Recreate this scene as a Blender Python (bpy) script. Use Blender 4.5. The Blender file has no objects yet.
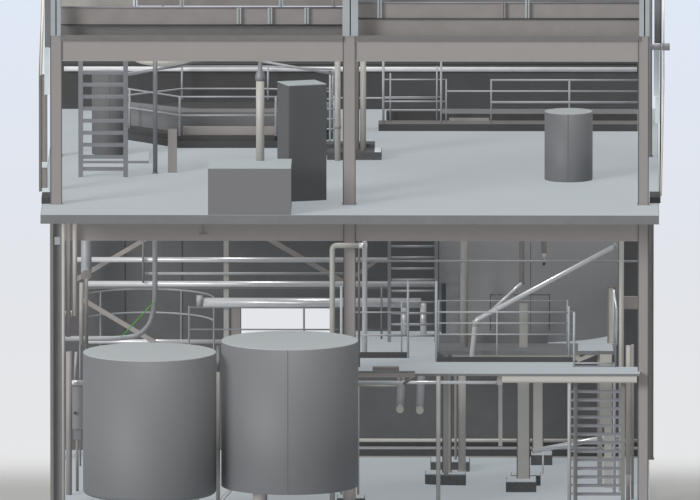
import bpy, bmesh, math
from mathutils import Vector, Matrix

S = bpy.context.scene
COL = S.collection

# ------------------------------------------------------------------ camera
DIST = 600.0
K = 0.009                       # slight turn of the camera to the left
E = math.asin(0.137)            # looks down about eight degrees
A = math.asin(K)
fwd = Vector((-math.sin(A) * math.cos(E), math.cos(A) * math.cos(E), -math.sin(E)))
right = Vector((math.cos(A), math.sin(A), 0))
up = right.cross(fwd)
TGT = Vector((0, 0, (507 - 250) / 50 / math.cos(E)))
CAM = TGT - fwd * DIST
F = 50 * DIST
cd = bpy.data.cameras.new('camera'); cam = bpy.data.objects.new('camera', cd); COL.objects.link(cam)
cd.sensor_width = 36; cd.lens = 36 * F / 700; cd.clip_start = 10; cd.clip_end = 3000
m = Matrix((right, up, -fwd)).transposed().to_4x4(); m.translation = CAM
cam.matrix_world = m
S.camera = cam


def ray(px, py):
    return (fwd * F + right * (px - 350) - up * (py - 250)).normalized()


def at(px, py, Y):              # measured point on a vertical plane at depth Y
    d = ray(px, py); t = (Y - CAM.y) / d.y
    return CAM + d * t


def on(px, py, Z):              # measured point on a level plane at height Z
    d = ray(px, py); t = (Z - CAM.z) / d.z
    return CAM + d * t


def X(px, Y): return at(px, 250, Y).x
def Z(py, Y): return at(350, py, Y).z
def YF(py, z): return on(350, py, z).y


Z1 = 6.10       # upper deck
ZM = 2.74       # mezzanine

# ------------------------------------------------------------------ materials


def mat(name, col, rough=.6, metal=0.0, var=.06, scale=3.0, spec=.4, coat=0.0):
    m = bpy.data.materials.new(name); m.use_nodes = True
    nt = m.node_tree; b = nt.nodes['Principled BSDF']
    tc = nt.nodes.new('ShaderNodeTexCoord')
    n = nt.nodes.new('ShaderNodeTexNoise'); n.inputs['Scale'].default_value = scale
    n.inputs['Detail'].default_value = 4
    nt.links.new(tc.outputs['Object'], n.inputs['Vector'])
    mp = nt.nodes.new('ShaderNodeMapRange')
    mp.inputs['From Min'].default_value = .3; mp.inputs['From Max'].default_value = .7
    mp.inputs['To Min'].default_value = 1 - var; mp.inputs['To Max'].default_value = 1 + var
    nt.links.new(n.outputs['Fac'], mp.inputs['Value'])
    mx = nt.nodes.new('ShaderNodeVectorMath'); mx.operation = 'SCALE'
    mx.inputs[0].default_value = col
    nt.links.new(mp.outputs['Result'], mx.inputs['Scale'])
    nt.links.new(mx.outputs['Vector'], b.inputs['Base Color'])
    b.inputs['Roughness'].default_value = rough
    b.inputs['Metallic'].default_value = metal
    b.inputs['Specular IOR Level'].default_value = spec
    b.inputs['Coat Weight'].default_value = coat
    return m


M = dict(
    beam=mat('warm_grey_steel_paint', (.285, .265, .256), var=.02),
    col=mat('column_steel_paint', (.265, .245, .237), var=.02),
    roof=mat('brown_grey_panel_paint', (.235, .22, .212)),
    under=mat('dark_brown_panel_and_shade', (.15, .145, .142)),
    dark=mat('charcoal_paint', (.062, .062, .063), spec=.2),
    wall=mat('dark_cladding', (.120, .121, .124), spec=.2),
    deck=mat('pale_blue_grey_floor', (.405, .442, .468), rough=.8, var=.02, scale=.6),
    slab=mat('slab_edge_grey', (.16, .165, .17)),
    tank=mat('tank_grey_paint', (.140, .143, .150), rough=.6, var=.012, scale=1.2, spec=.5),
    ttop=mat('tank_lid_lit_tone', (.385, .41, .42), rough=.7, var=.012),  # light falling on tank tops painted as a paler colour than the shell
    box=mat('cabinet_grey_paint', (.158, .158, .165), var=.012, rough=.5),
    btop=mat('cabinet_lid_lit_tone', (.38, .42, .435), var=.012),  # cabinet tops coloured paler than the bodies, as if lit from above
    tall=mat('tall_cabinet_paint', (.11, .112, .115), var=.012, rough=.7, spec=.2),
    post=mat('blue_grey_post_paint', (.33, .36, .375)),
    rail=mat('rail_grey_steel', (.31, .315, .33), rough=.5, metal=.1),
    stair=mat('stair_steel', (.20, .205, .22), rough=.45, metal=.2),
    brown=mat('stair_stringer_paint', (.18, .174, .163)),
    pipe=mat('stainless_pipe', (.60, .605, .62), rough=.3, metal=.3, var=.02),
    beige=mat('beige_pipe_paint', (.37, .36, .335), rough=.45, spec=.5),
    lightp=mat('pale_panel_paint', (.56, .62, .63)),
    cream=mat('cream_pipe_paint', (.72, .68, .60)),
    conc=mat('dark_footing', (.075, .077, .08), var=.15, scale=12),
    white=mat('white_pipe_paint', (.60, .60, .61), rough=.4),
    green=mat('green_rod_paint', (.10, .42, .06)),
    brace=mat('brace_paint', (.31, .29, .275)),
    bigtank=mat('storage_tank_paint', (.25, .253, .258), rough=.6, var=.012),
    inner=mat('lightened_inner_steel', (.45, .435, .41), var=.02),  # steel colour lightened to make up for the mezzanine's shadow
    seam=mat('seam_dark', (.10, .10, .105)),
)

# ------------------------------------------------------------------ mesh helpers


def bx(bm, x0, x1, y0, y1, z0, z1, bev=0.0):
    x0, x1 = sorted((x0, x1)); y0, y1 = sorted((y0, y1)); z0, z1 = sorted((z0, z1))
    v = [bm.verts.new((x, y, z)) for z in (z0, z1) for y in (y0, y1) for x in (x0, x1)]
    fs = [(0, 2, 3, 1), (4, 5, 7, 6), (0, 1, 5, 4), (2, 6, 7, 3), (0, 4, 6, 2), (1, 3, 7, 5)]
    f = [bm.faces.new([v[i] for i in q]) for q in fs]
    if bev:
        es = list({e for q in f for e in q.edges})
        bmesh.ops.bevel(bm, geom=es, offset=bev, segments=1, affect='EDGES')


def prism(bm, pts, z0, z1):
    lo = [bm.verts.new((p[0], p[1], z0)) for p in pts]; hi = [bm.verts.new((p[0], p[1], z1)) for p in pts]
    n = len(pts)
    bm.faces.new(lo[::-1]); bm.faces.new(hi)
    for i in range(n): bm.faces.new((lo[i], lo[(i + 1) % n], hi[(i + 1) % n], hi[i]))


def fillet(pts, r):
    if r <= 0 or len(pts) < 3: return [Vector(p) for p in pts]
    out = [Vector(pts[0])]
    for i in range(1, len(pts) - 1):
        p = Vector(pts[i]); a = Vector(pts[i - 1]) - p; b = Vector(pts[i + 1]) - p
        la, lb = a.length, b.length
        q = min(r, la * .48, lb * .48); a.normalize(); b.normalize()
        p0 = p + a * q; p1 = p + b * q
        for k in range(7):
            t = k / 6
            out.append(p0 * (1 - t) ** 2 + p * 2 * t * (1 - t) + p1 * t * t)
    out.append(Vector(pts[-1])); return out


def tube(bm, pts, r, seg=14, bend=0.0):
    P = fillet(pts, bend); n = len(P)
    t0 = (P[1] - P[0]).normalized()
    ref = Vector((0, 0, 1)) if abs(t0.z) < .9 else Vector((1, 0, 0))
    u = t0.cross(ref).normalized(); rings = []
    for i in range(n):
        if i == 0: t = (P[1] - P[0]).normalized()
        elif i == n - 1: t = (P[-1] - P[-2]).normalized()
        else: t = ((P[i + 1] - P[i]).normalized() + (P[i] - P[i - 1]).normalized()).normalized()
        u = (u - t * u.dot(t)).normalized(); w = t.cross(u)
        rings.append([bm.verts.new(P[i] + u * r * math.cos(2 * math.pi * k / seg) + w * r * math.sin(2 * math.pi * k / seg)) for k in range(seg)])
    for a, b in zip(rings, rings[1:]):
        for k in range(seg):
            f = bm.faces.new((a[k], a[(k + 1) % seg], b[(k + 1) % seg], b[k])); f.smooth = True
    bm.faces.new(rings[0][::-1]); bm.faces.new(rings[-1])


def lathe(bm, cx, cy, prof, seg=96, smooth=True):
    rings = []
    for r, z in prof:
        if r < 1e-5: rings.append([bm.verts.new((cx, cy, z))])
        else: rings.append([bm.verts.new((cx + r * math.cos(2 * math.pi * k / seg), cy + r * math.sin(2 * math.pi * k / seg), z)) for k in range(seg)])
    for a, b in zip(rings, rings[1:]):
        for k in range(seg):
            k2 = (k + 1) % seg
            if len(a) == 1: f = bm.faces.new((a[0], b[k2], b[k]))
            elif len(b) == 1: f = bm.faces.new((a[k], a[k2], b[0]))
            else: f = bm.faces.new((a[k], a[k2], b[k2], b[k]))
            f.smooth = smooth


def obj(name, bm, m, parent=None):
    me = bpy.data.meshes.new(name)
    bmesh.ops.recalc_face_normals(bm, faces=bm.faces[:])
    bm.to_mesh(me); bm.free()
    o = bpy.data.objects.new(name, me); me.materials.append(M[m]); COL.objects.link(o)
    if parent is not None:
        o.parent = parent; o.matrix_parent_inverse = parent.matrix_basis.inverted()
    return o


def tag(o, label, cat, group=None):
    o['label'] = label; o['category'] = cat
    if group: o['group'] = group
    return o


def thing(name, label, cat, loc, group=None):
    o = bpy.data.objects.new(name, None); o.empty_display_size = .1
    COL.objects.link(o); o.location = loc
    return tag(o, label, cat, group)


def struct(o):
    o['kind'] = 'structure'; return o


def B(x0, x1, y0, y1, z0, z1, bev=0.0):
    bm = bmesh.new(); bx(bm, x0, x1, y0, y1, z0, z1, bev); return bm


def PB(px0, px1, py0, py1, Y, depth):      # box whose front face is measured at depth Y
    return B(X(px0, Y), X(px1, Y), Y, Y + depth, Z(py1, Y), Z(py0, Y))


def T(pts, r, bend=0.0, seg=14):
    bm = bmesh.new(); tube(bm, pts, r, seg, bend); return bm


def HT(px0, px1, py0, py1, Y):              # level tube between two columns of the photo
    r = (py1 - py0) / 100; yc = (py0 + py1) / 2
    return T([at(px0, yc, Y), Vector((at(px1, yc, Y).x, Y, at(px0, yc, Y).z))], r)


def VT(px0, px1, ztop, zbot, Y):
    x = X((px0 + px1) / 2, Y)
    return T([(x, Y, zbot), (x, Y, ztop)], (px1 - px0) / 100)


# ------------------------------------------------------------------ setting
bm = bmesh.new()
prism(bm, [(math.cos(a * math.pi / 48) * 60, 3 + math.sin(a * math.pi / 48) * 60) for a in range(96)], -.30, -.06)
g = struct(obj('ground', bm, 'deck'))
gm = bpy.data.materials.new('shadow_grey_ground'); gm.use_nodes = True
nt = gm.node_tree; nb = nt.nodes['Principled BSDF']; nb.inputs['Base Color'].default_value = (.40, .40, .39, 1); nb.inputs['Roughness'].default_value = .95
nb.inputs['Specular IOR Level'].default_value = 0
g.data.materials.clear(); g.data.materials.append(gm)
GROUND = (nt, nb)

struct(obj('floor', B(X(52, 0), X(650, 0), -5, 9.4, -.06, 0), 'deck'))

bm = bmesh.new()
x0, x1 = X(40.5, -1.52), X(659, -1.52)
bx(bm, x0, x1, -1.52, 14.6, Z1 - .18, Z1 - .004)
d = struct(obj('upper_floor_slab', bm, 'slab'))
struct(obj('upper_floor', B(x0 + .01, x1 - .01, -1.51, 14.6, Z1 - .004, Z1), 'deck'))

# mezzanine floor, an L with an opening for the platform behind
xa, xb, xc, xd = X(346, 0), X(436.5, 1), X(575, 1), X(640, 0)
YM0 = -.3
ym1, ym2, ymb = YF(361.5, ZM), YF(366.5, ZM), YF(331, ZM)
L = [(xa, YM0), (xd, YM0), (xd, ym2), (xc, ym2), (xc, ym1), (xb, ym1), (xb, ymb), (xa, ymb)]
bm = bmesh.new(); prism(bm, L, ZM - .05, ZM - .004)
struct(obj('mezzanine_slab', bm, 'slab'))
bm = bmesh.new(); prism(bm, L, ZM - .004, ZM)
struct(obj('mezzanine_floor', bm, 'deck'))

# back walls of the lower storey, opening left between them
YW = 7.85
zt = Z1 - .18
struct(obj('wall_left_back', B(X(64, YW), X(241, YW), YW, YW + .12, 0, zt), 'wall'))
bm = B(X(241, YW), X(334, YW), YW, YW + .12, Z(308.5, YW), zt); bx(bm, X(241, YW), X(334, YW), YW, YW + .12, 0, Z(352, YW))
struct(obj('wall_back', bm, 'wall'))
struct(obj('wall_right_back', B(X(334, YW), X(645, YW), YW, YW + .12, 0, zt), 'wall'))
for px, n in ((125, 'trim_1'), (182, 'trim_2')):
    struct(obj(n, B(X(px, YW) - .008, X(px, YW) + .008, YW - .012, YW, 0, zt), 'dark'))
# back wall of the upper storey
YU = 14.45
struct(obj('wall_upper_back', B(X(60, YU), X(641, YU), YU, YU + .12, Z1, Z(48, YU)), 'dark'))

# kerbs at the foot of the lower back wall
k1 = struct(obj('baseboard_back', B(X(346, 6.9), X(645, 6.9), 6.9, 7.1, 0, .165), 'dark'))
struct(obj('trim_3', B(X(346, 6.9), X(645, 6.9), 6.87, 6.9, 0, .025), 'beam'))
struct(obj('trim_4', B(X(346, 6.9), X(645, 6.9), 7.1, 7.25, 0, .30), 'dark'))
struct(obj('trim_5', B(X(346, 6.9), X(645, 6.9), 6.885, 7.1, .165, .19), 'rail'))

# ------------------------------------------------------------------ steel frame


def h_column(label, pxa, pxb, Y, z0, z1, group=None, m='col', web_front=False, plate=True, px_edges=True):
    xa, xb = X(pxa, Y), X(pxb, Y); w = xb - xa; xm = (xa + xb) / 2
    t = thing('steel_column', label, 'column', (xm, Y + w / 2, z0), group)
    f = .03
    if web_front:      # web faces the front, flanges at the sides
        obj('flange', B(xa, xa + .065, Y, Y + w, z0, z1), m, t); obj('flange', B(xb - .03, xb, Y, Y + w, z0, z1), m, t)
        obj('web', B(xa + .065, xb - .03, Y + .10, Y + .12, z0, z1), 'slab', t)  # shadow inside the recess painted onto the web as darker grey
    else:
        obj('flange', B(xa, xb, Y, Y + f, z0, z1), m, t); obj('flange', B(xa, xb, Y + w - f, Y + w, z0, z1), m, t)
        obj('web', B(xm - .015, xm + .015, Y + f, Y + w - f, z0, z1), m, t)
    if px_edges and not web_front:
        obj('edge_strip', B(xa - .004, xa + .016, Y - .004, Y + f + .004, z0, z1), 'seam', t); obj('edge_strip', B(xb - .016, xb + .004, Y - .004, Y + f + .004, z0, z1), 'seam', t)
    if plate: obj('base_plate', B(xa - .02, xb + .02, Y - .02, Y + w + .02, z0, z0 + .012), m, t)
    return t


zr0 = Z(61.5, 0); zr1 = Z(40.3, 0); zs = Z(36, 0)
bz1 = Z1 - .18; bz0 = Z(241, 0)
cU = 'columns of the front frame on the upper deck'
h_column('brown-grey steel column at the left front corner of the upper deck', 50.5, 62, 0, Z1, zs, cU)
h_column('brown-grey steel column at the middle of the upper deck front', 343, 355.5, 0, Z1, zs, cU)
h_column('brown-grey steel column at the right front corner of the upper deck', 638, 648.5, 0, Z1, zs, cU)
YB = 7.2
h_column('rear steel column peeking inside the left front corner column on the upper deck', 53, 62, YB, Z1, zs, None, 'brown')
h_column('rear steel column peeking beside the middle column on the upper deck', 346.5, 359, YB, Z1, zs, None, 'brown')
h_column('rear steel column peeking outside the right front column of the upper deck', 641, 651.8, YB, Z1, zs, None, 'brown')
cL = 'columns of the front frame on the ground floor'
t = h_column('ground floor corner column at far left with recessed web shaded by grey colour', 50, 61.5, 0, 0, bz1, cL, 'brown', True)
obj('connection_plate', PB(54.5, 60, 237.5, 245, .02, .05), 'post', t)
h_column('ground floor middle steel column rising behind the right round tank', 343.5, 355.5, 0, .20, bz1, cL)
h_column('ground floor steel column at the right front corner beside the mezzanine end', 638, 648.5, 0, 0, bz1, cL)
h_column('rear ground floor column peeking outside the right corner column', 642, 653.5, 6.6, 0, bz1, None, 'brown', False)
h_column('rear ground floor column at the left, behind the vertical pipes', 53, 64.5, 6.6, 0, bz1, None, 'col')


def i_beam(label, pxa, pxb, pya, pyb, Y, d, m='beam', group=None, fl=.025):
    z0, z1 = Z(pyb, Y), Z(pya, Y); x0, x1 = X(pxa, Y), X(pxb, Y)
    t = thing('steel_beam', label, 'beam', ((x0 + x1) / 2, Y + d / 2, z0), group)
    obj('face', B(x0, x1, Y + .02, Y + .02 + d * .3, z0 + fl, z1 - fl), m, t)
    obj('flange', B(x0, x1, Y, Y + d, z0, z0 + fl), m, t); obj('flange', B(x0, x1, Y, Y + d, z1 - fl, z1), m, t)
    return t


gB = 'beams along the front frame'
i_beam('long pale steel beam over the left upper bay, below the roof edge', 62, 343, 40.3, 61.5, 0, .22, 'beam', gB)
i_beam('long pale steel beam over the right upper bay, below the roof edge', 355.5, 638, 40.3, 61.5, 0, .22, 'beam', gB)
for a, b, s in ((61.5, 343.5, 'left'), (355.5, 638, 'right')):
    Yb = 0
    x0, x1 = X(a, Yb), X(b, Yb)
    t = thing('steel_beam', f'dull brown beam under the front of the upper deck, {s} bay', 'beam', ((x0 + x1) / 2, .1, bz0), 'beams under the upper deck')
    obj('face', B(x0, x1, .02, .08, bz0 + .02, bz1), 'beam', t)
    obj('flange', B(x0, x1, 0, .2, bz0, bz0 + .02), 'beam', t)
bmk = bmesh.new(); bx(bmk, X(199, -.0) , X(207, 0), -.03, .02, Z(234.5, 0), Z(233, 0)); bx(bmk, X(202.5, 0), X(203.5, 0), -.03, .02, Z(233, 0), Z(226, 0))
tag(obj('pipe_hanger', bmk, 'brown'), 'tiny hanger bracket on the beam under the upper deck, left bay', 'bracket')

# roof edge slab strips
tag(obj('roof_edge_strip', B(X(61, 0), X(343, 0), -.06, .10, zr1, zs), 'under'), 'thin dark edge strip on the left roof beam', 'edge strip')
tag(obj('roof_edge_strip', B(X(355.5, 0), X(639, 0), -.06, .10, zr1, zs), 'under'), 'thin dark edge strip on the right roof beam', 'edge strip')

# guard posts above the roof line (twin blue-grey members)
for n, (a, b, lab) in enumerate(((51, 61, 'pair of pale blue-grey posts above the left front column'), (342.5, 358, 'pair of pale blue-grey posts above the middle column'), (639, 649, 'pair of pale blue-grey posts above the right front column'))):
    mpx = (a + b) / 2 + (.3 if n != 1 else 0)
    t = thing('roof_guard_post', lab, 'post', (X(mpx, 0), .05, zs), 'twin posts at the roof line')
    zt2 = zs + 1.15
    obj('post', B(X(a, -.02), X(mpx - .6, -.02), -.02, .12, zs, zt2), 'post', t)
    obj('post', B(X(mpx + .6, -.02), X(b, -.02), -.02, .12, zs, zt2), 'post', t)
    obj('joint_plate', B(X(mpx - .6, 0), X(mpx + .6, 0), .05, .08, zs, zt2), 'dark', t)

# roof level upstand panels
Yp = .42
panels = [
    ('left upper roof panel, brown-grey, between the left and middle posts', 61, 343, 8, 24.6, Yp, 'roof'),
    ('lower roof panel darkened as shade under the left brown panel', 61, 343, 24.6, 40, Yp + .12, 'under'),  # shade below the upper panel put into a darker colour
    ('brown roof panel between the middle and right posts, topmost lit band', 357, 640, 3.2, 18.2, Yp, 'roof'),
    ('lower brown roof panel on the right half, just above the edge strip', 357, 640, 19.4, 40, Yp + .03, 'roof'),
    ('brown roof panel at the very top left, behind the low rail', 136, 343, -14, 6, 1.2, 'roof'),
    ('grey roof panel at the very top right, behind the brown one', 357, 640, -24, 2.4, 1.2, 'slab'),
    ('pale beige roof panel in the top left corner', 61.5, 134.5, -16, 7, 1.15, 'beige'),
]
for lab, a, b, c, e, y, mm in panels:
    o = tag(obj('roof_panel', PB(a, b, c, e, y, .05), mm), lab, 'panel')
tag(obj('roof_rail', HT(61, 343, 6.3, 8.1, Yp - .03), 'stair'), 'thin dark rail along the top of the left roof panel', 'rail')
tag(obj('roof_rail', HT(357, 640, 1.8, 3.4, Yp - .03), 'stair'), 'thin dark rail along the top of the right roof panel', 'rail')
tag(obj('roof_rail', HT(357, 640, 17.8, 19.4, Yp - .03), 'dark'), 'thin dark rail between the two right roof panels', 'rail')
tag(obj('roof_rail', HT(61, 343, 24.0, 25.4, Yp - .03), 'dark'), 'thin dark rail below the left brown roof panel', 'rail')
for px, a, b, mm, lab in ((239, 8, 24, 'post', 'leftmost of three short blue-grey stubs on the left roof panel'),
                          (270, 8, 24, 'post', 'middle of three short blue-grey stubs on the left roof panel'),
                          (306.5, 8, 24, 'post', 'rightmost of three short blue-grey stubs on the left roof panel'),
                          (281, -10, 6.5, 'post', 'blue-grey stub above the left roof rail, over the three short ones'),
                          (182, -10, 6.5, 'post', 'small pale stub above the roof rail near the top left'),
                          (135.5, -10, 6.5, 'lightp', 'pale stub at the right end of the beige corner panel'),
                          (379.5, -10, 18, 'post', 'blue-grey stub on the right roof panel, nearest the middle posts'),
                          (527, -10, 18, 'post', 'blue-grey stub on the right roof panel, beside the brown one'),
                          (503, 2, 18, 'roof', 'brown stub on the right roof panel'),
                          (334, -10, 6.5, 'roof', 'brown stub at the top beside the middle blue-grey posts')):
    tm = thing('roof_stub_post', lab, 'post', (X(px, Yp - .05), Yp - .03, Z(b, Yp)), 'stub posts on the roof panels')
    obj('upright', PB(px - 2.2, px + 2.2, a, b, Yp - .08, .07), mm, tm)
    obj('joint_plate', PB(px - .3, px + .6, a, b, Yp - .086, .006), 'seam', tm)

# ------------------------------------------------------------------ outer side pieces of the upper deck
yl = YF(192, Z1)
sl = t = thing('side_column', 'brown side column with pale panels and slender pipes at the far left edge', 'column', (X(43.5, yl), yl, Z1))
obj('flange', B(X(39, yl), X(41, yl), yl, yl + .2, Z1, Z(75, yl)), 'brown', t)
obj('web', B(X(41, yl), X(46.8, yl), yl + .03, yl + .06, Z1, Z(75, yl)), 'roof', t)
obj('flange', B(X(46.2, yl), X(47.4, yl), yl, yl + .2, Z1, Z(95, yl)), 'brown', t)
obj('cleat', PB(42, 47.5, 162.5, 168, yl - .03, .03), 'lightp', t)
obj('cleat', PB(42, 49.5, 188.5, 195, yl - .03, .03), 'lightp', t)
tag(obj('side_kerb', B(X(41.5, .1), X(50.2, .1), .1, .95, Z1, Z1 + .12), 'dark'), 'dark kerb block at the left edge of the upper deck', 'kerb')
obj('side_panel', PB(44.6, 49.6, 48, 95, yl - .06, .03), 'lightp', sl)
obj('side_panel', PB(45, 51.2, -12, 48, yl - .02, .03), 'slab', sl)
p0, p1 = at(40.8, 75, yl), at(43.6, -6, yl)
obj('side_pipe', T([p0, p1], .026), 'cream', sl)
p0, p1 = at(39.4, 75, yl + .05), at(42.4, -6, yl + .05)
obj('side_pipe', T([p0, p1], .014), 'brown', sl)

yr = YF(196, Z1)
tag(obj('side_kerb', B(X(649.5, .3), X(660.5, .3), .3, 1.15, Z1, Z1 + .12), 'dark'), 'dark kerb block at the right edge of the upper deck', 'kerb')
p0 = on(660.9, 196, Z1); yy = p0.y
sr = thing('side_frame', 'slender cream pipe with pale and dark upright panels at the far right edge', 'frame', p0)
obj('side_pipe', T([p0, at(663.6, 80, yy), at(663.7, -6, yy)], .02), 'cream', sr)
obj('side_pipe', T([on(659.9, 196, Z1), at(660.9, 80, yy), at(661.0, -6, yy)], .015), 'dark', sr)
obj('side_panel', PB(654, 660, -12, 43, yy + .05, .03), 'slab', sr)
obj('side_panel', PB(653.5, 659.4, 46, 95.5, yy + .08, .03), 'lightp', sr)
obj('side_panel', PB(655, 659.4, 96, 123, yy + .02, .03), 'lightp', sr)
t = sr
o = obj('outrigger', HT(650, 661.5, 44, 50, yy - .12), 'rail', t); obj('end_cap', HT(662, 669.8, 43.3, 50.5, yy - .12), 'rail', o)

# ------------------------------------------------------------------ upper deck equipment
# low cabinet at the front edge
x0, x1 = X(208, -1.5), X(291, -1.5); y0, y1 = -1.5, -1.5 + 1.34; hz = .95
t = thing('low_cabinet', 'wide low grey cabinet at the front edge of the upper deck', 'cabinet', ((x0 + x1) / 2, (y0 + y1) / 2, Z1))
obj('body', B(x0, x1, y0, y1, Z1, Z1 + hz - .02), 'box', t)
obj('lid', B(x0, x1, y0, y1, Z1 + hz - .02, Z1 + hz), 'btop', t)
yp = y1 - .25
t = thing('vent_pipe', 'beige vertical pipe rising from the low cabinet', 'pipe', (X(260.2, yp), yp, Z1 + hz))
obj('tube', VT(256, 264.5, Z(80, yp), Z1 + hz, yp), 'beige', t)
bm = bmesh.new(); lathe(bm, X(260.2, yp), yp, [(0, Z(81, yp)), (.088, Z(81, yp)), (.10, Z(78, yp)), (.085, Z(73, yp)), (.05, Z(71, yp)), (.035, Z(62, yp)), (0, Z(61, yp))], 20)
obj('valve', bm, 'stair', t)

# tall rotated cabinet
fl = on(289, 201.8, Z1); ex = Vector((.748, .26, 0)); ey = Vector((-.24, .62, 0)); hh = (201.8 - 85.5) / 49.5
q = [fl, fl + ex, fl + ex + ey, fl + ey]
t = thing('tall_cabinet', 'tall narrow dark grey cabinet turned slightly on the upper deck', 'cabinet', fl + (ex + ey) / 2)
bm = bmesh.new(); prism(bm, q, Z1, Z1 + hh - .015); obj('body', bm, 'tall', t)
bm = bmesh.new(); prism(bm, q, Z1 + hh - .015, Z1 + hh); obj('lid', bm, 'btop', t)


def drum(name, label, px, rpx, ytop, Y, z0, z1, rnd=0.0, seams=(), cat='tank', m='tank', cut=.012):
    cx = X(px, Y); r = rpx / 50
    t = thing(name, label, cat, (cx, Y, z0))
    prof = [(0, z0 + (0 if rnd else 0))]
    if rnd:
        prof = [(0, z0 - .03)]
        for k in range(7):
            a = k / 6 * math.pi / 2
            prof.append((r - rnd + rnd * math.sin(a), z0 + rnd - rnd * math.cos(a)))
    else: prof += [(r - .005, z0), (r, z0 + .01)]
    prof += [(r, z1 - .012)]
    bm = bmesh.new(); lathe(bm, cx, Y, prof + [(0, z1 - .012)], 128)
    for f in bm.faces:
        if abs(f.normal.z) > .8: f.smooth = False
    body = obj('shell', bm, m, t)
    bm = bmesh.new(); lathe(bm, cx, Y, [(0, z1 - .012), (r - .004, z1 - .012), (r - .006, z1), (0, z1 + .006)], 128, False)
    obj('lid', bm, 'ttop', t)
    for s in seams:
        dx = (s - px) / 50; yy = Y - math.sqrt(max(r * r - dx * dx, 0))
        obj('seam', B(cx + dx - .006, cx + dx + .006, yy - .003, yy + .02, z0 + .06, z1 - .01), 'seam', t)
    return t


yd = YF(178.9, Z1)
drum('storage_drum', 'grey upright drum standing alone on the right of the upper deck', 568.5, 24.2, 0, yd, Z1, Z(110.8, yd), 0, (568,))

# stair at the left of the upper deck


def stair(label, pxl, pxr, w, ytop, Y, z0, ys, tm='stair', sm='stair', ms='stringer', name='steep_stair', td=.24, th=2.4, ztop=None):
    zt3 = Z(ytop, Y) if ztop is None else ztop
    t = thing(name, label, 'stair', (X((pxl + pxr) / 2, Y), Y, z0))
    obj(ms, B(X(pxl, Y), X(pxl + w, Y), Y, Y + .16, z0, zt3), sm, t)
    obj(ms, B(X(pxr - w, Y), X(pxr, Y), Y, Y + .16, z0, zt3), sm, t)
    for y in ys:
        zz = Z(y, Y)
        if zz - th / 50 < z0: continue
        bm = B(X(pxl + w, Y), X(pxr - w, Y), Y + .01, Y + .01 + td, zz - .012, zz)
        bx(bm, X(pxl + w, Y), X(pxr - w, Y), Y + .01, Y + .03, zz - th / 50, zz - .012)
        obj('tread', bm, tm, t)
    return t


ys = YF(177.5, Z1)
stair('steep grey stair at the left of the upper deck', 78.5, 128, 4.6, 61, ys, Z1, [72.5 + 12.05 * i for i in range(9)], 'stair')
# plate and vessel behind
yv = YF(156, Z1)
t = thing('floor_plate', 'pale rectangular floor plate with a dark front edge behind the left stair', 'plate', (X(115, 6.5), 6.5, Z1))
obj('panel', B(X(81, yv), X(148.5, 6), YF(163.5, Z1), YF(150.5, Z1), Z1, Z1 + .045), 'deck', t)
obj('edge', B(X(81, yv), X(148.5, 6), YF(163.5, Z1) - .02, YF(163.5, Z1), Z1, Z1 + .05), 'stair', t)
t = drum('slim_vessel', 'slim upright grey vessel behind the left stair', 109, 17.2, 0, yv, Z1 + .045, Z(72, yv), 0, (110,), 'vessel', 'tall')
yp2 = YF(173.5, Z1)
t = thing('round_post', 'round grey post between the stair and the short column', 'post', (X(155.2, yp2), yp2, Z1))
obj('tube', VT(153, 157.6, Z(61, yp2), Z1, yp2), 'stair', t); obj('foot', VT(152, 158.6, Z1 + .02, Z1, yp2), 'stair', t)
yc = YF(173, Z1)
xa_, xb_ = X(168, yc), X(177, yc)
t = thing('short_column', 'short brown stub column near the left of the upper deck', 'column', (X(172.5, yc), yc, Z1))
obj('flange', B(xa_, xb_, yc, yc + .03, Z1, Z(130, yc)), 'col', t); obj('web', B((xa_ + xb_) / 2 - .015, (xa_ + xb_) / 2 + .015, yc + .03, yc + .13, Z1, Z(130, yc)), 'col', t)
obj('flange', B(xa_, xb_, yc + .13, yc + .16, Z1, Z(130, yc)), 'col', t)


def polyrail(label, pts, heights, post_idx, r=.018, h=1.0, kerb=None, mid_m='rail', group=None, name='railing', postr=.022):
    """pts: feet of the posts; heights: rail heights above the feet."""
    t = thing(name, label, 'railing', pts[len(pts) // 2], group)
    for i, hz_ in enumerate(heights):
        o = obj('top_rail' if i == 0 else 'mid_rail', T([Vector(p) + Vector((0, 0, hz_)) for p in pts], r), mid_m, t)
    for i in post_idx:
        p = Vector(pts[i]); obj('post', T([p, p + Vector((0, 0, heights[0]))], postr), mid_m, t)
    if kerb:
        for a, b in zip(pts, pts[1:]):
            a = Vector(a); b = Vector(b); dd = (b - a); n = Vector((-dd.y, dd.x, 0)).normalized() * .03
            bm = bmesh.new(); prism(bm, [a - n, b - n, b + n, a + n], a.z, a.z + kerb); obj('toe_board', bm, 'dark', t)
    return t


# many-sided platform at the back left of the upper deck
f0 = [on(96, 134, Z1), on(128, 140, Z1), on(179, 148, Z1), on(277, 148, Z1), on(333, 139, Z1)]
b0 = [on(333, 121, Z1), on(277, 113, Z1), on(180, 113, Z1), on(110, 121, Z1)]
t = thing('tank_plinth', 'dark many-sided plinth at the back left of the upper deck', 'plinth', (f0[2] + f0[3]) / 2)
bm = bmesh.new(); prism(bm, f0 + b0, Z1, Z1 + .13); obj('lower_step', bm, 'dark', t)
ctr = sum((p for p in f0 + b0), Vector()) / 9
ins = [p + (ctr - p) * .035 for p in f0 + b0]
bm = bmesh.new(); prism(bm, ins, Z1 + .13, Z1 + .24); obj('upper_step', bm, 'dark', t)
yq = YF(148, Z1)
tag(obj('plinth_beam', B(X(183, yq), X(276.5, yq), yq + .2, yq + .3, Z1 + .24, Z(127, yq + .2)), 'beam'), 'beige-brown beam lying on the dark plinth, upper deck left', 'beam')
yq2 = yq + .62
xl_, xr_ = X(181, yq2), X(279, yq2)
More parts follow.
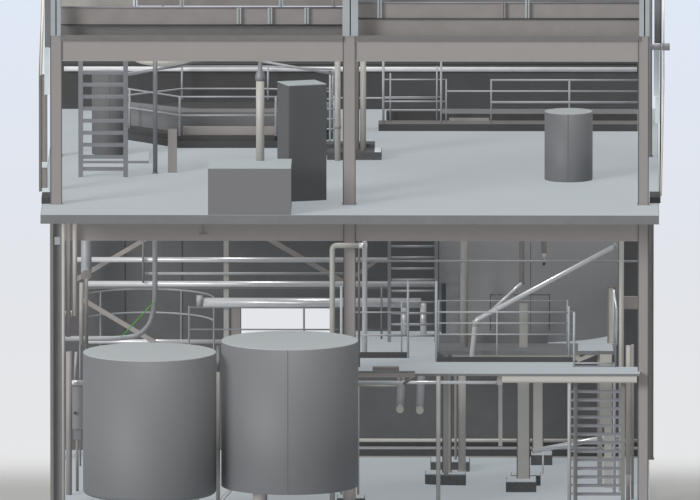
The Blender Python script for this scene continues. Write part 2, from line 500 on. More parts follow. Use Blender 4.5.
outer = [(xl_ - 1.35, yq2 + 1.3), (xl_, yq2), (xr_, yq2), (xr_ + 1.2, yq2 + 1.3)]
inner = [(xr_ + .95, yq2 + 1.6), (xr_ - .2, yq2 + .55), (xl_ + .2, yq2 + .55), (xl_ - 1.1, yq2 + 1.6)]
t = thing('parapet', 'low grey many-sided parapet on the dark plinth, upper deck back left', 'parapet', ((xl_ + xr_) / 2, yq2, Z1 + .24))
bm = bmesh.new(); prism(bm, outer + inner, Z1 + .24, Z(112.3, yq2)); obj('wall', bm, 'slab', t)
rp = [p + (ctr - p) * .02 + Vector((0, 0, .24)) for p in f0]
polyrail('railing on the front of the dark plinth, upper deck back left', rp, [.80, .42], [0, 1, 2, 3, 4])
rb = [p + Vector((0, 0, .24)) for p in (on(100, 121, Z1), on(182, 111, Z1), on(268, 111, Z1), on(333, 114, Z1))]
polyrail('taller railing at the rear of the dark plinth, upper deck back left', rb, [.68, .22], [0, 1, 2, 3])
# hanging dish
yh = 6.0
bm = bmesh.new(); cx = X(163, yh); zz = Z(61, yh)
lathe(bm, cx, yh, [(0, zz - .1), (.25, zz - .085), (.5, zz - .03), (.7, zz + .06), (.72, zz + .1), (0, zz + .12)], 48)
t = thing('hanging_hopper', 'pale round hopper bottom hanging below the roof beam at left', 'hopper', (cx, yh, zz - .1)); obj('bowl', bm, 'cream', t)
obj('hanger', T([(cx, yh, zz + .11), (cx, yh, zs)], .03), 'rail', t)
tag(obj('roof_brace', T([at(128, 75, 7.0), at(205, 60, 7.0)], .03), 'stair'), 'dark diagonal bar under the roof beam beside the left stair', 'brace')
tag(obj('roof_brace', T([at(255, 60, 7.0), at(333, 74, 7.0)], .025), 'rail'), 'pale diagonal bar falling from the roof beam behind the tall cabinet', 'brace')

# long white pipe in front of the upper back wall
t = thing('wall_pipe', 'long white pipe along the top of the upper back wall', 'pipe', at(350, 69, YU - .08))
obj('tube', HT(64, 637, 66.3, 71.3, YU - .06), 'white', t)
for px in (70, 300, 500, 620): obj('bracket', B(X(px, YU), X(px + 1.5, YU), YU - .07, YU, Z(72, YU), Z(66.5, YU)), 'dark', t)
tag(obj('wall_rail', HT(335, 437, 97, 99, YU - .03), 'rail'), 'thin horizontal rail on the upper back wall near the middle', 'rail')
tag(obj('low_step', B(X(60, 13.5), X(76, 13.5), YF(109, Z1), YF(109, Z1) + .5, Z1, Z1 + .18), 'dark'), 'small dark step at the far left back of the upper deck', 'step')

# footings and pipes by the middle column
y3 = YF(160, Z1)
tf = thing('footing', 'dark low footing behind the middle column of the upper deck', 'footing', (X(355, y3), y3 + .3, Z1))
obj('block', B(X(327, y3), X(381.5, y3), y3, y3 + .70, Z1, Z1 + .155), 'conc', tf)
bm = B(X(326, y3), X(374.5, y3), y3 + .705, y3 + 1.15, Z1, Z1 + .23)
tag(obj('footing', bm, 'conc'), 'second dark footing behind the first, by the middle column', 'footing')
obj('cap_plate', B(X(374.5, y3), X(381, y3), y3 + .03, y3 + .69, Z1 + .155, Z1 + .16), 'lightp', tf)
tp = Z(61, y3)
t = thing('riser_pipe', 'beige riser pipe left of the middle column on the upper deck', 'pipe', (X(337.5, y3 + .1), y3 - .10, Z1), 'riser pipes beside the middle column')
obj('tube', VT(334.5, 340.7, tp, Z1, y3 - .10), 'beige', t); obj('clamp', VT(334, 341.2, Z(123, y3), Z(128, y3), y3 - .10), 'beam', t)
t = thing('riser_pipe', 'beige riser pipe right of the middle column on the upper deck', 'pipe', (X(363, y3 + .3), y3 + .30, Z1 + .155), 'riser pipes beside the middle column')
obj('tube', VT(360, 366.2, tp, Z1 + .155, y3 + .30), 'beige', t)
t = thing('slim_ladder', 'slim pale ladder between the tall cabinet and the middle column', 'ladder', (X(329, 8.5), 8.5, Z1))
zl0 = Z1
obj('stile', VT(329, 331.3, Z(73, 8.5), Z1, 8.5), 'post', t); obj('stile', VT(333, 334.6, Z(97, 8.5), Z1, 8.7), 'post', t)
for y in (98, 108, 118, 128): obj('rung', HT(327, 335, y, y + 1.6, 8.6), 'post', t)

# kerbed platform at the back right of the upper deck
y4 = YF(131, Z1)
t = thing('kerbed_platform', 'long dark kerbed platform at the back right of the upper deck', 'platform', (X(507, y4), y4, Z1))
obj('front_kerb', B(X(378.5, y4), X(637.5, y4), y4, y4 + .56, Z1, Z1 + .14), 'dark', t)
obj('top_plate', B(X(379, y4), X(637.5, y4), y4 + .01, y4 + .56, Z1 + .14, Z1 + .146), 'under', t)
obj('rear_kerb', B(X(386, y4), X(440, y4), y4 + .56, y4 + .8, Z1, Z1 + .32), 'dark', t)
obj('rear_kerb', B(X(440, y4), X(637.5, y4), y4 + .56, y4 + 1.3, Z1, Z1 + .28), 'dark', t)
obj('top_plate', B(X(440, y4), X(637.5, y4), y4 + .57, y4 + 1.3, Z1 + .28, Z1 + .286), 'slab', t)
tag(obj('floor_sill', B(X(449, y4), X(489, y4), y4 + .5, y4 + .55, Z1 + .146, Z1 + .20), 'beam'), 'thin brown sill on the kerb right of the gate', 'sill')
zk = Z1 + .146
yk = y4 + .1
dz = lambda y, Y: Z(y, Y)
t = thing('gate_frame', 'narrow railed gate on the kerb, right of the middle column', 'railing', (X(414, yk), yk, zk))
for a, b, tt, yy3, n in ((382, 384.6, 60.5, yk, 'post'), (389.5, 391.2, 73, yk + .35, 'post'), (436, 437.6, 66, yk + .35, 'post'), (440, 442.2, 60.5, yk, 'post'), (445.4, 446.9, 79, yk, 'post')):
    obj(n, VT(a, b, Z(tt, yy3), zk, yy3), 'rail', t)
obj('top_rail', HT(383, 446, 78.8, 80.2, yk), 'rail', t); obj('mid_rail', HT(383, 446, 100.5, 102.2, yk), 'rail', t)
obj('mid_rail', HT(383, 441, 96.3, 97.8, yk + .35), 'rail', t)
t = thing('railing', 'long railing on the kerbed platform behind the drum', 'railing', (X(564, yk), yk, zk))
obj('post', VT(490.3, 491.9, Z(79, yk), zk, yk), 'rail', t); obj('post', VT(568.2, 570.2, Z(79, yk), zk, yk), 'rail', t)
obj('top_rail', HT(491, 637.5, 79, 81, yk), 'rail', t); obj('mid_rail', HT(491, 637.5, 101, 103.4, yk), 'rail', t)
obj('mid_rail', HT(447, 637.5, 90.2, 92, yk), 'rail', t)
tag(obj('roof_tie', HT(64, 637, 62.4, 64.4, 12), 'dark'), 'dark tie bar just under the roof beams', 'tie bar')

# ------------------------------------------------------------------ front round tanks
def legs(t, pts, r, z0, z1, m='beige'):
    for x, y in pts: obj('leg', T([(x, y, z0), (x, y, z1)], r), m, t)


Yt1, Yt2 = -2.3, -1.95
z1a, z1b = Z(352.1, Yt1), Z(493.5, Yt1)
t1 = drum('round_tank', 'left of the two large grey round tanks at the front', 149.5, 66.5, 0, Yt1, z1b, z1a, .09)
c = X(149.5, Yt1)
legs(t1, [(c - .9, Yt1 - .3), (c + .9, Yt1 - .3), (c - .5, Yt1 + .9), (c + .5, Yt1 + .9)], .09, 0, z1b + .1)
z2a, z2b = Z(340.3, Yt2), Z(485.2, Yt2)
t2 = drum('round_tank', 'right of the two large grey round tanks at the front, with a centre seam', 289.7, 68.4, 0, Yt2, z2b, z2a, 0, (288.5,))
c = X(289.7, Yt2)
legs(t2, [(X(259.5, Yt2), Yt2 - .6), (X(349.5, -1.4), -1.5), (X(261, -1), -1.05)], .13, 0, z2b, 'col')
tag(obj('drain_pipe', T([at(236, 484, -1.2), at(230.5, 490, -1.2), at(222, 499.5, -1.2), (X(220, -1.2), -1.2, 0)], .04, .06), 'pipe'), 'short sloping steel drain pipe under the right round tank', 'pipe')
t = thing('riser_pipe', 'thin beige pipe in the gap between the two round tanks', 'pipe', (X(217, -1), -1, 0))
obj('tube', VT(215.8, 220.0, Z(372, -1), 0, -1), 'beige', t); obj('tube', T([at(217.9, 375, -1), at(217.9, 361, -1), (X(217.9, 1), 1, Z(361, -1))], .03, .06), 'rail', t)

# ------------------------------------------------------------------ lower storey: service pipes
Yq = 5.1
t = thing('service_pipe', 'upper steel service pipe running across the left bay', 'pipe', at(230, 259.5, Yq), 'service pipes across the left bay')
obj('tube', HT(77, 388, 257, 262.2, Yq), 'pipe', t)
t = thing('service_pipe', 'middle steel service pipe of the left bay, with a dull tray below', 'pipe', at(230, 283.8, Yq), 'service pipes across the left bay')
obj('tube', HT(86, 438, 280.8, 286.6, Yq), 'pipe', t); obj('tray', PB(86, 388, 286.8, 289, Yq, .08), 'slab', t)
t = thing('service_pipe', 'thin steel service pipe between the two thicker ones', 'pipe', at(230, 273.5, Yq), 'service pipes across the left bay')
obj('tube', HT(145, 344, 272, 275, Yq), 'rail', t)
t = thing('main_pipe', 'thickest steel pipe above the bright wall opening', 'pipe', at(300, 302.5, Yq))
obj('tube', HT(203, 421, 297.6, 307.6, Yq), 'pipe', t); obj('flange', HT(196.5, 203, 295, 306.5, Yq), 'rail', t)
for a_, b_, c_ in ((401.3, 407, 303), (420.2, 426.5, 303)):
    obj('downpipe', VT(a_, b_, Z(c_, Yq + .1), ZM, Yq + .1), 'pipe', t)
t = thing('low_pipe', 'steel pipe just above the left round tank top', 'pipe', at(180, 341.5, 6.2))
obj('tube', HT(86, 222, 339.2, 343.6, 6.2), 'pipe', t)
t = thing('support_post', 'slender beige support post behind the service pipes', 'post', (X(226, Yq + .16), Yq + .16, 0))
obj('upright', B(X(223.5, Yq), X(228.6, Yq), Yq + .11, Yq + .2, 0, zt), 'beige', t); obj('foot', B(X(221, Yq), X(231, Yq), Yq + .06, Yq + .26, 0, .02), 'beige', t)
h_column('brown column at the left side of the bright wall opening', 230.5, 241, 7.2, 0, Z(306, 7.2), None, 'col')


def brace(label, a, b, w, Y, m='brace'):
    pa, pb = at(a[0], a[1], Y), at(b[0], b[1], Y); dd = (pb - pa).normalized(); n = Vector((-dd.z, 0, dd.x)) * w / 100
    bm = bmesh.new(); th = Vector((0, .05, 0))
    v = [bm.verts.new(p) for p in (pa - n, pb - n, pb + n, pa + n, pa - n + th, pb - n + th, pb + n + th, pa + n + th)]
    for f in ((0, 1, 2, 3), (7, 6, 5, 4), (0, 4, 5, 1), (1, 5, 6, 2), (2, 6, 7, 3), (3, 7, 4, 0)): bm.faces.new([v[i] for i in f])
    return tag(obj('diagonal_brace', bm, m), label, 'brace', 'diagonal braces of the lower storey')


brace('beige diagonal brace rising to the beam at the left', (74, 281), (146, 239), 4.2, 5.5)
brace('beige diagonal brace falling towards the left round tank', (80, 298), (164, 348), 4.6, 5.5)
brace('beige diagonal brace falling to the middle column', (268, 239), (350, 286), 4.6, 5.5)
brace('short beige brace stub right of the middle column', (352, 278), (378, 260), 3.4, 5.5)
t = thing('hanger_rod', 'short dark hanger rod joining the service pipes at left', 'rod', at(143, 283, 5.0)); obj('rod', VT(142, 144.4, Z(240, 5.0), Z(283, 5.0), 5.0), 'brown', t)
# curved pipe
Yc = 2.0
pts = [Vector((X(155, Yc), Yc, bz1)), at(155, 338.5, Yc), at(62, 338.5, Yc)]
pts = [Vector((X(155, Yc), Yc, bz1)), at(155, 305, Yc), at(150, 325, Yc), at(138, 336, Yc), at(118, 338.5, Yc), at(62, 338.5, Yc)]
t = thing('bent_pipe', 'grey pipe curving down and left above the left round tank', 'pipe', pts[1]); obj('tube', T(pts, .052, .35, 16), 'rail', t)
tag(obj('green_rod', T([at(121, 337, 1.9), at(154, 302, 1.9)], .011), 'green'), 'thin bright green rod beside the bent grey pipe', 'rod')

# cluster at the left column
gL = 'vertical pipes beside the lower left corner column'
for a, b, y0_, y1_, Yy, mm, lab in ((61.6, 65, 236, None, -.2, 'beige', 'slim vertical pipe closest to the lower left column'),
                                  (66, 70.5, 236, 337, -.1, 'beam', 'second vertical pipe from the lower left column, ends at the bent pipe'),
                                  (72.5, 77.2, 236, 316, -.1, 'beige', 'thicker beige vertical pipe, third from the lower left column'),
                                  (79.2, 83.6, 283, 345, .3, 'beige', 'beige vertical pipe just below the round pipe end'),
                                  (84.4, 88.2, 279, 350, .5, 'beam', 'dull vertical pipe just right of the lower beige one'),
                                  (65.8, 71.8, 352, None, 1.6, 'beam', 'lower vertical pipe left of the left round tank')):
    t = thing('vertical_pipe', lab, 'pipe', (X((a + b) / 2, Yy), Yy, 0), gL)
    obj('tube', VT(a, b, bz1 if y0_ == 236 else Z(y0_, Yy), 0 if y1_ is None else Z(y1_, Yy), Yy), mm, t)
t = thing('elbow_duct', 'wide grey duct at left, bent so its round end faces out', 'duct', at(86.3, 275, 1.0))
obj('tube', T([(X(86.5, 1.3), 1.3, bz1), at(86.3, 273, 1.3), at(86.3, 275, .95)], .105, .10, 20), 'rail', t)
obj('end_disc', T([at(86, 275, .95), at(86, 275, .9)], .102, 0, 24), 'beam', t)
obj('flange', T([(X(86.5, 1.3) - .0, 1.3, bz1 - .04), (X(86.5, 1.3), 1.3, bz1)], .14, 0, 20), 'stair', t)
t = thing('valve_stub', 'short shiny pipe stub across the left vertical pipes', 'valve', at(66.5, 313.5, .3)); obj('tube', HT(62, 71.8, 311, 316.4, .4), 'pipe', t)
obj('cap', HT(70.5, 72, 310.4, 317, .4), 'pipe', t)
tag(obj('drip_rod', T([at(76.2, 352, 1.5), at(75, 380, 1.5)], .03), 'rail'), 'thin pale rod left of the left round tank', 'rod')
t = thing('pump_unit', 'pale grey pump cabinet partly hidden left of the left round tank', 'pump', (X(77, 2), 2, 0))
obj('body', PB(72, 84, 384.5, 429.5, 1.9, .4), 'bigtank', t)
obj('top_pipe', HT(66, 84, 380, 385.5, 1.85), 'pipe', t); obj('bolt', T([at(75, 413, 1.9), at(75, 413, 1.86)], .03), 'dark', t)
obj('leg', T([at(77, 436, 2.1), (X(77, 2.1), 2.1, 0)], .03), 'brown', t); obj('valve', PB(73, 81, 430, 440, 1.95, .2), 'stair', t)

# round walkway railing above the tanks at left
Ya = 5.6
cx, r_ = X(148, Ya + 1.4), 1.45
zA, zB = Z(290, Ya), Z(314, Ya)
tr = thing('curved_railing', 'curved grey railing behind the left round tank', 'railing', (cx, Ya, 0))
arc = []
for k in range(25):
    a = math.pi * (1.12 + .76 * k / 24); arc.append((cx + 1.42 * math.cos(a), 5.75 + 0.0 + 1.42 * math.sin(a) * .9 + 1.2))
# rails follow the rear half, seen through the tank gap
yb_ = YF
arcT = [Vector((cx + 1.35 * math.cos(math.pi * (1 - k / 24)), 5.6 + 1.35 * math.sin(math.pi * (1 - k / 24)), Z(298.5, 5.6))) for k in range(25)]
for nm, zz_ in (('top_rail', Z(298.5, 5.6)), ('mid_rail', Z(322, 5.6))):
    obj(nm, T([Vector((p.x, p.y, zz_)) for p in arcT], .018), 'rail', tr)
for k in (0, 6, 16, 24):
    p = arcT[k]; obj('post', T([(p.x, p.y, 0), (p.x, p.y, Z(298.5, 5.6))], .02), 'stair', tr)

# straight railing in front of the opening
Yr = 4.6
t = thing('railing', 'straight dark railing in front of the bright wall opening', 'railing', (X(270, Yr), Yr, 0))
obj('top_rail', HT(188.5, 388, 306.6, 308.2, Yr), 'stair', t); obj('mid_rail', HT(190, 388, 328.6, 330.2, Yr), 'stair', t)
for px in (189, 304, 341, 381.5):
    zlow = 0 if px < 346 else ZM
    obj('post', VT(px - 1, px + 1, Z(306, Yr) if px != 381.5 else Z(287, Yr), zlow, Yr), 'stair', t)

# inverted U pipe at the middle column
Yu = -.25
zu = Z(245.5, Yu); xl, xr = X(332.3, Yu), X(364.7, Yu)
t = thing('looped_pipe', 'steel pipe looping in front of the middle column like an upturned U', 'pipe', (xl, Yu, 0))
xr2 = X(364.7, 2.15)
obj('tube', T([(xl, Yu, 0), (xl, Yu, zu), (xr, Yu, zu)], .028 * 1.0 + .027, .10), 'beige', t)
obj('riser', T([(xr, Yu, zu), (xr2, 2.15, zu), (xr2, 2.15, ZM)], .052, .06), 'pipe', t)
obj('elbow', T([(xr - .12, Yu, zu), (xr, Yu, zu), (xr, Yu + .2, zu)], .058, .08), 'pipe', t)
t = thing('thin_riser', 'thin pale riser just left of the middle column', 'pipe', (X(341, .6), .6, 0)); obj('tube', VT(340, 342.6, Z(286, .6), 0, .6), 'post', t)
t = thing('thin_riser', 'thin riser just right of the middle column', 'pipe', (X(359, .6), .6, ZM)); obj('tube', VT(357.8, 360.2, bz1, ZM, .6), 'stair', t)

# ladder on the mezzanine
yl2 = YF(342, ZM)
t = thing('ladder', 'grey ladder from the mezzanine up to the deck, mid picture', 'ladder', (X(412, yl2), yl2, ZM))
obj('stile', B(X(387.6, yl2), X(391, yl2), yl2, yl2 + .08, ZM, bz1), 'stair', t); obj('stile', B(X(434.5, yl2), X(438, yl2), yl2, yl2 + .08, ZM, bz1), 'stair', t)
for i in range(9):
    yv_ = 246.3 + 11.15 * i
    obj('rung', HT(391, 434.5, yv_ - 1.2, yv_ + 1.2, yl2 + .04), 'rail', t)

# railings and kerbs on the mezzanine
ya = YF(358, ZM)
t = thing('railing', 'railing with dark toe board on the mezzanine, right of the middle column', 'railing', (X(383, ya), ya, ZM))
obj('toe_board', B(X(346, ya), X(409, ya), ya, ya + .05, ZM, ZM + .115), 'dark', t)
obj('post', VT(406.8, 409.2, Z(281, ya), ZM, ya), 'post', t); obj('post', VT(400.8, 402.4, Z(302, ya), ZM, ya + .04), 'rail', t)
obj('top_rail', HT(346, 408, 311.5, 313, ya), 'rail', t); obj('mid_rail', HT(346, 408, 334.2, 336, ya), 'rail', t)
ym = ym1 - .03
t = thing('railing', 'front railing with dark toe board around the mezzanine opening', 'railing', (X(505, ym), ym, ZM))
obj('toe_board', B(X(436.5, ym), X(573, ym), ym - .02, ym + .02, ZM, ZM + .1), 'dark', t)
for a, b, tt in ((435, 437.6, 281), (496.4, 497.8, 308), (568, 570, 306)):
    obj('post', VT(a, b, Z(tt, ym), ZM, ym), 'post' if tt == 281 else 'rail', t)
obj('top_rail', HT(437, 575, 311.2, 313, ym), 'rail', t); obj('mid_rail', HT(437, 573, 322.4, 323.8, ym), 'rail', t); obj('mid_rail', HT(437, 573, 333.6, 335, ym), 'rail', t)
ym3 = ym2 - .02
t = thing('railing', 'short low railing by the stair head at the right end of the mezzanine', 'railing', (X(600, ym3), ym3, ZM))
obj('post', VT(573, 575.4, Z(312, ym3), ZM, ym3), 'post', t)
obj('toe_rail', HT(574, 616, 362.3, 364, ym3), 'rail', t); obj('toe_board', B(X(573, ym3), X(617, ym3), ym3 - .01, ym3 + .01, ZM, ZM + .03), 'stair', t)
obj('post', VT(614.5, 617, Z(308, ym3), ZM, ym3), 'stair', t); obj('post', VT(612.8, 614.4, Z(290, ym3), Z(350, ym3), ym3 + .05), 'post', t)
obj('grab_rail', T([at(613.6, 290, ym3 + .05), at(616.6, 309, ym3), at(616.4, 345, ym3)], .02, .1), 'pipe', t)
obj('clamp', HT(612, 618, 343, 345, ym3), 'stair', t)
tag(obj('hatch_box', PB(372.5, 399, 367.3, 372.5, -.22, .18), 'roof'), 'small brown box on the front edge of the mezzanine', 'box')

# mezzanine edge steel
t = thing('edge_beam', 'beige edge beam under the right half of the mezzanine', 'beam', (X(570, -.25), -.25, Z(382, -.25)))
obj('face', PB(502, 637, 375.3, 382, -.27, .05), 'inner', t); obj('flange', PB(502, 637, 381.4, 382.6, -.285, .14), 'beam', t)
t = thing('edge_channel', 'dull channel under the left end of the mezzanine', 'beam', (X(380, -.33), -.33, Z(377, -.33)))
obj('face', PB(350, 415, 372.4, 377.4, -.36, .06), 'beam', t); obj('flange', PB(350, 415, 371.4, 372.8, -.38, .08), 'slab', t)
t = thing('edge_pipe', 'thin steel pipe hung below the mezzanine front edge', 'pipe', at(430, 382, -.1))
obj('tube', HT(346, 501, 380.6, 384, -.12), 'pipe', t)
obj('hanger', PB(497, 502.5, 377, 385, -.16, .04), 'beam', t); obj('hanger', PB(399.5, 402.5, 376, 381, -.16, .04), 'beam', t)
t = thing('door_frame', 'beige goal-shaped frame under the mezzanine left of the hanging pipes', 'frame', (X(380, 0), .3, 0))
obj('upright', VT(357, 359.4, Z(385, .3), 0, .3), 'beige', t); obj('head', HT(357, 404, 384.6, 387, .3), 'beige', t)
obj('upright', VT(402, 404, Z(385, .3), Z(398, .3), .3), 'beige', t)
bm = T([at(403.5, 384, -.28), at(415, 376, -.28)], .03)
tag(obj('knee_brace', bm, 'brown'), 'small dark knee brace below the mezzanine edge', 'brace')

for a, b, Yy, lab in ((436.2, 440.6, -.2, 'slender beige pole supporting the mezzanine front, mid picture'),
                      (501, 503.5, -.2, 'short thin pole end below the mezzanine edge, left end of the beige beam')):
    if a > 500: continue
    t = thing('support_pole', lab, 'post', (X((a + b) / 2, Yy), Yy, 0)); obj('tube', VT(a, b, ZM - .05, 0, Yy), 'beige', t); obj('foot', VT(a - 1, b + 1, .02, 0, Yy), 'beige', t)
t = thing('support_pole', 'blue-grey pole just left of the lower right stair', 'post', (X(569.5, -.2), -.2, 0)); obj('tube', VT(567.6, 571.4, Z(381.5, -.2), 0, -.2), 'rail', t)
for i in range(14):
    obj('stud', PB(571.2, 574, 391.5 + 8.5 * i - .9, 391.5 + 8.5 * i + .9, -.22, .05), 'stair', t)

# two hanging pipe ends
for c_, e, lab in ((400, 409.3, 'left of two short pipes hanging below the mezzanine, round end outwards'), (419.8, 410.4, 'right of two short pipes hanging below the mezzanine, round end outwards')):
    xx = X(c_, .2)
    t = thing('hanging_pipe', lab, 'pipe', (xx, .2, Z(e, .2)), 'hanging pipe ends below the mezzanine')
    obj('tube', T([(xx + .03, .3, ZM - .05), at(c_, e - 1, .3), at(c_, e, .05)], .078, .06, 18), 'rail', t)
    obj('end_disc', T([at(c_, e, .05), at(c_, e, .02)], .074, 0, 20), 'beige', t)

# ------------------------------------------------------------------ footings and inner columns


def footing(label, px0, px1, ybot, h, d, skew=0.0):
    Y0 = YF(ybot, 0); x0, x1 = X(px0, Y0), X(px1, Y0)
    t = thing('footing', label, 'footing', ((x0 + x1) / 2, Y0 + d / 2, 0), 'dark column footings on the ground floor')
    bm = bmesh.new(); prism(bm, [(x0, Y0 + skew), ((x0 * .55 + x1 * .45), Y0), (x1, Y0 - skew * .4), (x1, Y0 + d), (x0, Y0 + d)] if skew else [(x0, Y0), (x1, Y0), (x1, Y0 + d), (x0, Y0 + d)], 0, h)
    obj('block', bm, 'conc', t)
    bm = bmesh.new(); bx(bm, x0 + .012, x1 - .012, Y0 + .02 + abs(skew), Y0 + d - .012, h, h + .012); obj('grout_pad', bm, 'deck', t)
    return Y0


fa = footing('dark skewed footing left of centre under the mezzanine, nearer one', 425, 466, 485, .19, .75, .12)
fb = footing('dark footing behind the skewed one under the mezzanine', 430.5, 469.8, 471.5, .19, .7)
fc = footing('dark square footing under the mezzanine, right of centre', 506, 536.5, 492, .20, .8)
fd = footing('small dark footing near the lower back wall', 531, 552.5, 465, .20, .6)
fm = footing('dark footing of the middle column, behind the right round tank', 337, 365, 508.5, .20, .5)
zc = .202
pu = zt
h_column('dull beige column on the nearer skewed footing', 442.5, 451.5, fa + .35, zc, 2.5, None, 'beige', False)
t = thing('standpipe', 'beige standpipe on the right end of the skewed footing, below the mezzanine', 'pipe', (X(462.5, fa + .5), fa + .52, zc))
obj('tube', VT(458.2, 466, 2.55, zc, fa + .52), 'inner', t); obj('foot', VT(457.6, 466.6, zc + .02, zc, fa + .52), 'inner', t)
t = thing('standpipe', 'tall beige standpipe in front of the left part of the big tank', 'pipe', (X(464, 3.5), 3.5, ZM))
obj('tube', VT(460, 468, pu, ZM, 3.5), 'beige', t)
t = thing('thin_riser', 'thin riser between the brown column and the standpipe', 'pipe', (X(456, fb + .3), fb + .3, zc)); obj('tube', VT(454.4, 457.2, ZM - .05, zc, fb + .3), 'beam', t)
h_column('wide beige column on the square footing under the mezzanine', 517, 530, fc + .42, zc + .01, 2.55, None, 'inner', False)
t = thing('support_post', 'beige post standing on the platform in front of the big tank', 'post', (X(523.5, 3.4), 3.4, ZM))
obj('upright', B(X(519.5, 3.4), X(527.6, 3.4), 3.4, 3.5, ZM + .006, Z(303, 3.4)), 'beige', t); obj('cap', B(X(519, 3.4), X(528, 3.4), 3.39, 3.51, Z(303, 3.4), Z(302.4, 3.4)), 'brown', t)
footing('dark footing just behind the square one, right of centre', 511, 540.8, 485.5, .20, .5)
h_column('brown column on the small footing near the lower back wall', 532.5, 543.5, fd + .2, zc + .01, 2.55, None, 'inner', False)
t = thing('hanging_post', 'slim beige post hanging short of the ground before the lower back wall', 'post', (X(500.5, 6.3), 6.3, 1)); obj('upright', B(X(498.5, 6.3), X(502.5, 6.3), 6.3, 6.37, Z(446, 6.3), ZM - .2), 'beige', t)
t = thing('skirting_pipe', 'beige pipe along the foot of the lower back wall', 'pipe', at(500, 440, 6.75)); obj('tube', HT(346, 640, 438.4, 442, 6.78), 'beige', t)
pA = at(533, 451, 4.6); pB = at(622, 434.5, 4.6)
t = thing('sloping_pipe', 'blue-grey sloping pipe passing behind the lower right stair', 'pipe', pA); obj('tube', T([pA, pB], .052), 'pipe', t)
obj('support', T([Vector((pA.x + .2, 4.6, 0)), Vector((pA.x + .2, 4.6, pA.z))], .02), 'pipe', t)

# ------------------------------------------------------------------ platform and big tank behind the opening
yP = YF(351, ZM)
t = thing('tank_platform', 'grey platform carrying the big tank behind the mezzanine opening', 'platform', (X(525, yP), yP, ZM))
xp0, xp1, xp2 = X(437.5, yP), X(578, yP), X(614, yP)
bm = bmesh.new(); prism(bm, [(xp0, yP), (xp2, yP), (X(611.5, 4.5), YF(341, ZM)), (X(611, 6), 7.5), (xp0, 7.5)], ZM - .05, ZM)
obj('plate', bm, 'deck', t)
obj('fascia', B(xp0, xp2, yP - .02, yP, ZM - .07, ZM + .01), 'slab', t)
obj('edge_beam', B(X(452, yP), X(580, yP), yP + .06, yP + .14, ZM - .19, ZM - .07), 'beige', t)
obj('kerb', B(xp0, X(548, 3.9), 4.05 - .06, 4.05, ZM, ZM + .17), 'slab', t)
obj('shade_sheet', B(xp0, xp1, yP, 3.98, ZM, ZM + .006), 'tank', t)  # thin dark sheet that paints the shade on the platform before the tank
for px in (446, 600): obj('leg', B(X(px, yP) - .05, X(px, yP) + .05, yP + .2, yP + .3, 0, ZM - .05), 'beam', t)
brace('pale slanting brace under the right end of the tank platform', (577, 361), (600, 351.5), 3.5, yP + .02, 'beige')
Yg = 5.92
gt = drum('storage_tank', 'huge grey tank filling the right bay behind the mezzanine railing', 528.7, 90.5, 0, Yg, ZM, zt - .01, 0, (531,), 'tank', 'bigtank')
xg = X(528.7, Yg)
# manway outlines on the shell
for pa, pb, pc, pd in ((490, 550, 294, 330),):
    for a, b, c_, d_ in ((pa, pb, pc, pc + .9), (pa, pa + .9, pc, pd), (pb - .9, pb, pc, pd)):
        n = 8 if b - a > 5 else 1
        bm = bmesh.new()
        for i in range(n):
            u0 = a + (b - a) * i / n; u1 = a + (b - a) * (i + 1) / n; mx_ = (u0 + u1) / 2
            yy_ = Yg - math.sqrt(1.81 ** 2 - ((mx_ - 528.7) / 50) ** 2)
            bx(bm, X(u0, yy_), X(u1, yy_), yy_ - .012, yy_ + .01, Z(d_, yy_), Z(c_, yy_))
        obj('seam', bm, 'seam', gt)
bz_ = Z(241, 3)
t = thing('drop_pipe', 'dark drop pipe in front of the big tank, left one', 'pipe', (X(521.5, 3.3), 3.3, Z(283, 3.3))); obj('tube', VT(519.2, 524.4, zt, Z(283, 3.3), 3.3), 'beam', t); obj('cap', VT(519, 524.8, Z(281.6, 3.3), Z(284, 3.3), 3.3), 'brown', t)
t = thing('drop_pipe', 'short drop pipe with nozzle in front of the big tank, right one', 'pipe', (X(544, 3.3), 3.3, Z(265, 3.3))); obj('tube', VT(541.4, 546.6, zt, Z(253, 3.3), 3.3), 'beam', t); obj('nozzle', VT(541.8, 546.2, Z(253, 3.3), Z(262, 3.3), 3.3), 'beige', t)
obj('tip', VT(542.6, 545.4, Z(262, 3.3), Z(265, 3.3), 3.3), 'dark', t)
# long diagonal pipe
Yd = 2.55
e0, e1 = at(475.5, 320.5, Yd), at(614.5, 246.3, Yd)
t = thing('diagonal_pipe', 'long pale pipe rising diagonally across the right bay', 'pipe', e0)
obj('tube', T([at(471.5, 356, Yd) + Vector((-.02, 0, -.25)), e0, e1], .05, .08, 16), 'pipe', t)
obj('collar', T([e0 + Vector((0, 0, -.12)), e0 + Vector((0, 0, .0))], .066), 'beige', t)
dd = (e1 - e0).normalized(); obj('end_cap', T([e1, e1 + dd * .05], .062), 'post', t)
obj('branch', T([at(489.5, 312, Yd), at(521.5, 283, Yd)], .028), 'pipe', t)
tag(obj('tie_rod', HT(375, 638, 259.8, 262, 2.9), 'rail'), 'thin horizontal rod crossing the right bay in front of the big tank', 'rod')
t = thing('railing', 'rear railing behind the mezzanine opening, before the big tank', 'railing', (X(500, yP + .03), yP + .03, ZM))
obj('top_rail', HT(437, 568, 300, 301.4, yP + .03), 'rail', t)
obj('post', VT(566.6, 568.4, Z(300, yP), ZM, yP + .03), 'rail', t); obj('post', VT(438, 439.6, Z(300, yP), ZM, yP + .03), 'rail', t)
tag(obj('dark_box_post', B(X(441.5, 4.2), X(446, 4.2), 4.2, 4.35, ZM, Z(284, 4.2)), 'dark'), 'dark upright at the left edge of the big tank', 'post')
